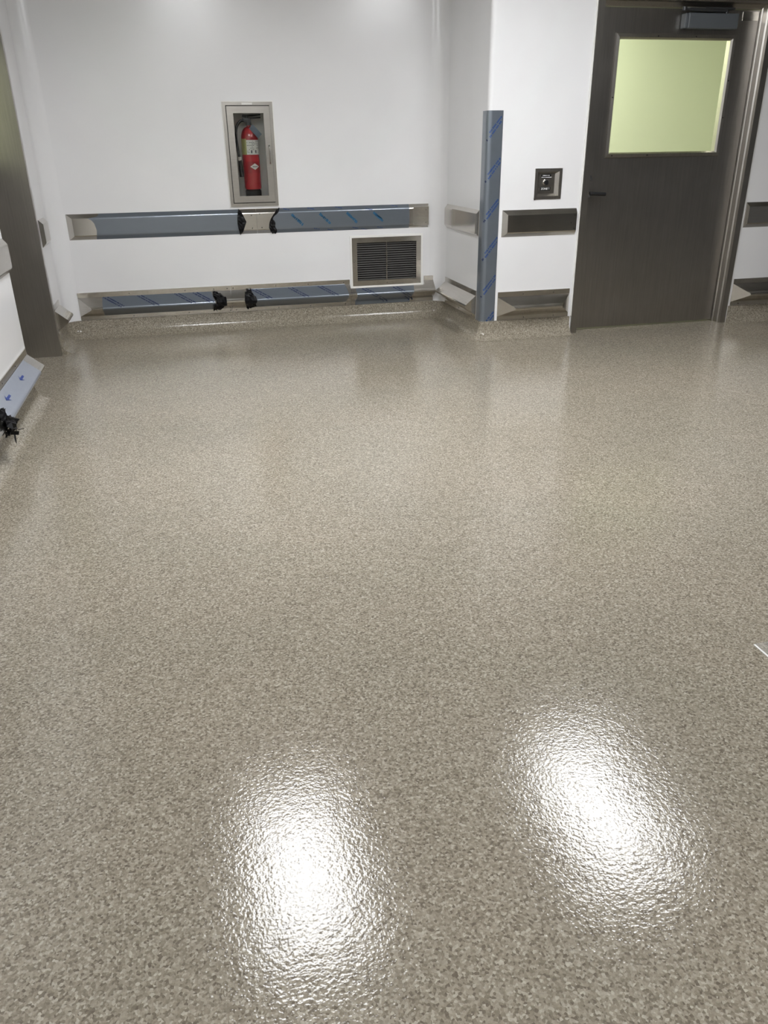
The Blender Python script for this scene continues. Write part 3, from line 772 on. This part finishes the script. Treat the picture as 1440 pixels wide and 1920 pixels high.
def extinguisher():
    ex, ey, ez = .552, D+.078, CX[2]+.004
    e = empty('fire_extinguisher', (ex, ey, ez), 0, 'red fire extinguisher with white label and black hose inside the steel cabinet', 'fire extinguisher')
    Z = lambda z: z-ez
    R = .063
    bm = B(); prof = [(.040, Z(1.030)), (.058, Z(1.032)), (R, Z(1.042)), (R, Z(1.375))]
    for k in range(1, 9):
        a = math.pi/2*k/8; prof.append((.016+(R-.016)*math.cos(a), Z(1.375)+.085*math.sin(a)))
    prof += [(.016, Z(1.475))]
    body = obj('cylinder_body', lathe(bm, prof, 48), 'red', e, True)
    obj('base_ring', lathe(B(), [(.052, 0), (.058, .004), (.060, Z(1.02)), (.050, Z(1.034))], 40), 'black_matte', e, True)
    # label band (wraps the front) in white and olive
    def patch(a0, a1, za, zb, r, n=18):
        bm = B(); A = []; Bv = []
        for k in range(n+1):
            a = math.radians(a0+(a1-a0)*k/n); A.append(bm.verts.new((r*math.sin(a), -r*math.cos(a), za))); Bv.append(bm.verts.new((r*math.sin(a), -r*math.cos(a), zb)))
        for k in range(n): bm.faces.new((A[k], A[k+1], Bv[k+1], Bv[k]))
        return bm
    lb = obj('label_band', patch(-30, 88, Z(1.272), Z(1.372), R+.0008), 'label', body, True, label='white instruction label')
    obj('label_band', patch(-88, -30, Z(1.272), Z(1.380), R+.0008), 'label_green', body, True, label='olive green end of the label')
    bm = B(); random.seed(5)
    for row in range(9):
        z = Z(1.362)-row*.0095; a = -26
        while a < 60:
            wd = random.uniform(4, 12)
            if random.random() < .62:
                q = [(a, z), (a+wd, z), (a+wd, z+.003), (a, z+.003)]
                bm.faces.new([bm.verts.new(((R+.0016)*math.sin(math.radians(t)), -(R+.0016)*math.cos(math.radians(t)), zz)) for t, zz in q])
            a += wd+3
    for a in (-2, 28):
        q = [(a, Z(1.282)), (a+10, Z(1.282)), (a+7, Z(1.303)), (a+2, Z(1.303))]
        bm.faces.new([bm.verts.new(((R+.0018)*math.sin(math.radians(t)), -(R+.0018)*math.cos(math.radians(t)), zz)) for t, zz in q])
    obj('label_print', bm, 'print_grey', body)
    obj('lower_band', patch(-90, 90, Z(1.145), Z(1.225), R+.0006), 'red_dark', body, True, label='deep red lower label')
    bm = B(); n = 10; za = Z(1.190)
    top, bot = [], []
    for k in range(n+1):
        u = k/n; a = math.radians(-14+64*u); hh = .022*(1-abs(2*u-1))+.0004; r = R+.0016
        top.append(bm.verts.new((r*math.sin(a), -r*math.cos(a), za+hh))); bot.append(bm.verts.new((r*math.sin(a), -r*math.cos(a), za-hh)))
    for k in range(n): bm.faces.new((bot[k], bot[k+1], top[k+1], top[k]))
    obj('diamond_emblem', bm, 'label', body, True, label='white diamond emblem')
    bm = B(); r = R+.0024
    for k in range(9):
        a = math.radians(2+4.2*k); b_ = a+math.radians(2.8)
        bm.faces.new([bm.verts.new((r*math.sin(t), -r*math.cos(t), zz)) for t, zz in ((a, za-.0035), (b_, za-.0035), (b_, za+.0035), (a, za+.0035))])
    obj('emblem_print', bm, 'print_grey', body)
    # valve, levers, gauge
    bm = B(); cyl(bm, (0, 0, Z(1.470)), (0, 0, Z(1.490)), .022); box(bm, -.034, .020, -.016, .016, Z(1.486), Z(1.520), .004)
    cyl(bm, (-.01, 0, Z(1.51)), (-.01, 0, Z(1.535)), .012)
    v = obj('valve', bm, 'valve', e, True)
    def lever(za, zb, zc):
        bm = B(); pts = [(-.040, za), (-.005, za), (.092, zb), (.092, zc-.003), (-.005, za-.012), (-.044, za-.014)]
        va = [bm.verts.new((x, -.011, Z(z))) for x, z in pts]; vb = [bm.verts.new((x, .011, Z(z))) for x, z in pts]
        for i in range(6): bm.faces.new((va[i], va[(i+1) % 6], vb[(i+1) % 6], vb[i]))
        bm.faces.new(va[::-1]); bm.faces.new(vb); return bm
    obj('lever', lever(1.540, 1.545, 1.539), 'black_matte', v); obj('carry_handle', lever(1.522, 1.528, 1.520), 'black_matte', v)
    bm = B(); cyl(bm, (.004, -.016, Z(1.500)), (.004, -.024, Z(1.500)), .014); obj('pressure_gauge', bm, 'valve', v, True)
    bm = B(); tube(bm, [(-.030, -.004, Z(1.503)), (-.058, -.010, Z(1.498)), (-.088, -.012, Z(1.462)), (-.098, -.012, Z(1.40)), (-.094, -.012, Z(1.31)), (-.086, -.014, Z(1.235))], .0095)
    hs = obj('hose', bm, 'black_matte', e, True)
    bm = B(); cyl(bm, (-.085, -.014, Z(1.235)), (-.080, -.014, Z(1.12)), .012, .017); obj('nozzle', bm, 'black_matte', hs, True)
    bm = B(); cyl(bm, (-.0865, -.014, Z(1.232)), (-.085, -.014, Z(1.258)), .0125); obj('hose_collar', bm, 'label', hs, True, label='white hose collar')
    # hanging inspection tag, curled
    bm = B(); A = []
    c0 = Vector((.012, -.045, Z(1.462))); u = Vector((.062, -.012, -.066)); s = Vector((.030, .004, .028))
    n = 8
    for k in range(n+1):
        t = k/n; c = c0+u*t+Vector((0, -.010*math.sin(t*3.14), 0)); A.append((bm.verts.new(c-s*.5), bm.verts.new(c+s*.5)))
    for (a, b), (c_, d_) in zip(A, A[1:]): bm.faces.new((a, b, d_, c_))
    bmesh.ops.solidify(bm, geom=list(bm.faces), thickness=.0006)
    obj('inspection_tag', bm, 'tag', e, True, label='grey-blue inspection tag')
extinguisher()

# ------------------------------------------------------------ zone switch plate
def zone_plate():
    x0, x1, z0, z1 = 2.4165, 2.620, .960, 1.160
    p = empty('switch_plate', (x0, E, z0), 0, 'recessed steel switch plate marked ZONE 1 with one black push button', 'switch')
    w, h = x1-x0, z1-z0
    obj('plate_frame', ring_frame(B(), 0, w, 0, h, .020, -.005, 0), 'frame', p)
    bm = B(); d = .020
    o = [(.020, .020), (w-.020, .020), (w-.020, h-.020), (.020, h-.020)]; i = [(.038, .036), (w-.044, .036), (w-.044, h-.034), (.038, h-.034)]
    a = [bm.verts.new((x, -.001, z)) for x, z in o]; b = [bm.verts.new((x, d, z)) for x, z in i]
    for k in range(4): bm.faces.new((a[k], a[(k+1) % 4], b[(k+1) % 4], b[k]))
    bm.faces.new(b); obj('recessed_tray', bm, 'cabinet', p)
    cx = w*.455
    t = obj('name_plate', box(B(), cx-.038, cx+.036, d-.003, d-.0005, h*.745, h*.80), 'plate', p); 
    t2 = obj('name_plate', box(B(), cx-.038, cx+.036, d-.003, d-.0005, h*.685, h*.735), 'plate', p)
    bm = B(); random.seed(9)
    for zc, xa, xb in ((h*.772, cx-.028, cx+.026), (h*.712, cx-.036, cx+.034)):
        x = xa
        while x < xb:
            wd = random.uniform(.003, .005); box(bm, x, x+wd, d-.0036, d-.003, zc-.0022, zc+.0022); x += wd+random.choice([.0008, .0008, .0035])
    obj('illegible_lettering', bm, 'text', p)
    n1 = obj('zone_name_plate', box(B(), cx-.040, cx+.036, d-.003, d-.0005, h*.285, h*.39), 'plate', p)
    text_mesh('zone_lettering', 'ZONE 1', .0185, 'text', p, cx-.002, d-.0034, h*.338)
    bz = h*.545
    bm = B(); cyl(bm, (cx, d, bz), (cx, d-.010, bz), .0215, .019, 32); bt = obj('push_button', bm, 'chrome', p, True, label='chrome bezel with black button')
    bm = B(); cyl(bm, (cx, d-.008, bz), (cx, d-.014, bz), .0155, .0145, 32); obj('button_cap', bm, 'plate', bt, True)
    bm = B(); cyl(bm, (.004, -.004, .004), (.004, -.009, .0), .005, n=12); obj('corner_screw', bm, 'screw', p)
zone_plate()

# ------------------------------------------------------------ ceiling troffers
def troffer(x, y, label):
    t = empty('ceiling_light', (x, y, CEIL), 0, label, 'ceiling light')
    bm = B(); 
    for a in ((-.32, .32, -.62, -.60), (-.32, .32, .60, .62), (-.32, -.30, -.6, .6), (.30, .32, -.6, .6)): box(bm, *a, -.012, -.001)
    obj('light_frame', bm, 'white', t)
    obj('diffuser', box(B(), -.30, .30, -.60, .60, -.008, -.002), 'diff', t)
troffer(.28, 3.45, 'lit ceiling troffer over the left half of the floor')
troffer(2.27, 3.49, 'lit ceiling troffer over the right half of the floor')

troffer(.25, -1.4, 'added ceiling light behind the viewpoint that brightens the steel')  # unseen light added to lift the steel reflections

# ------------------------------------------------------------ clear scrap standing in for a glint on the floor, right edge
t = empty('floor_glint_scrap', (1.455, 1.53, 0), 0, 'shiny clear scrap standing in for a glint on the floor at the right picture edge', 'tape')
obj('clear_sheet', box(B(), .002, .13, -.11, .035, .0006, .0012), 'clear_sheet', t)
obj('glint_edge', box(B(), -.006, .0, -.12, .030, .0004, .0032, .001), 'clear', t, label='pale strip coloured as the glint')
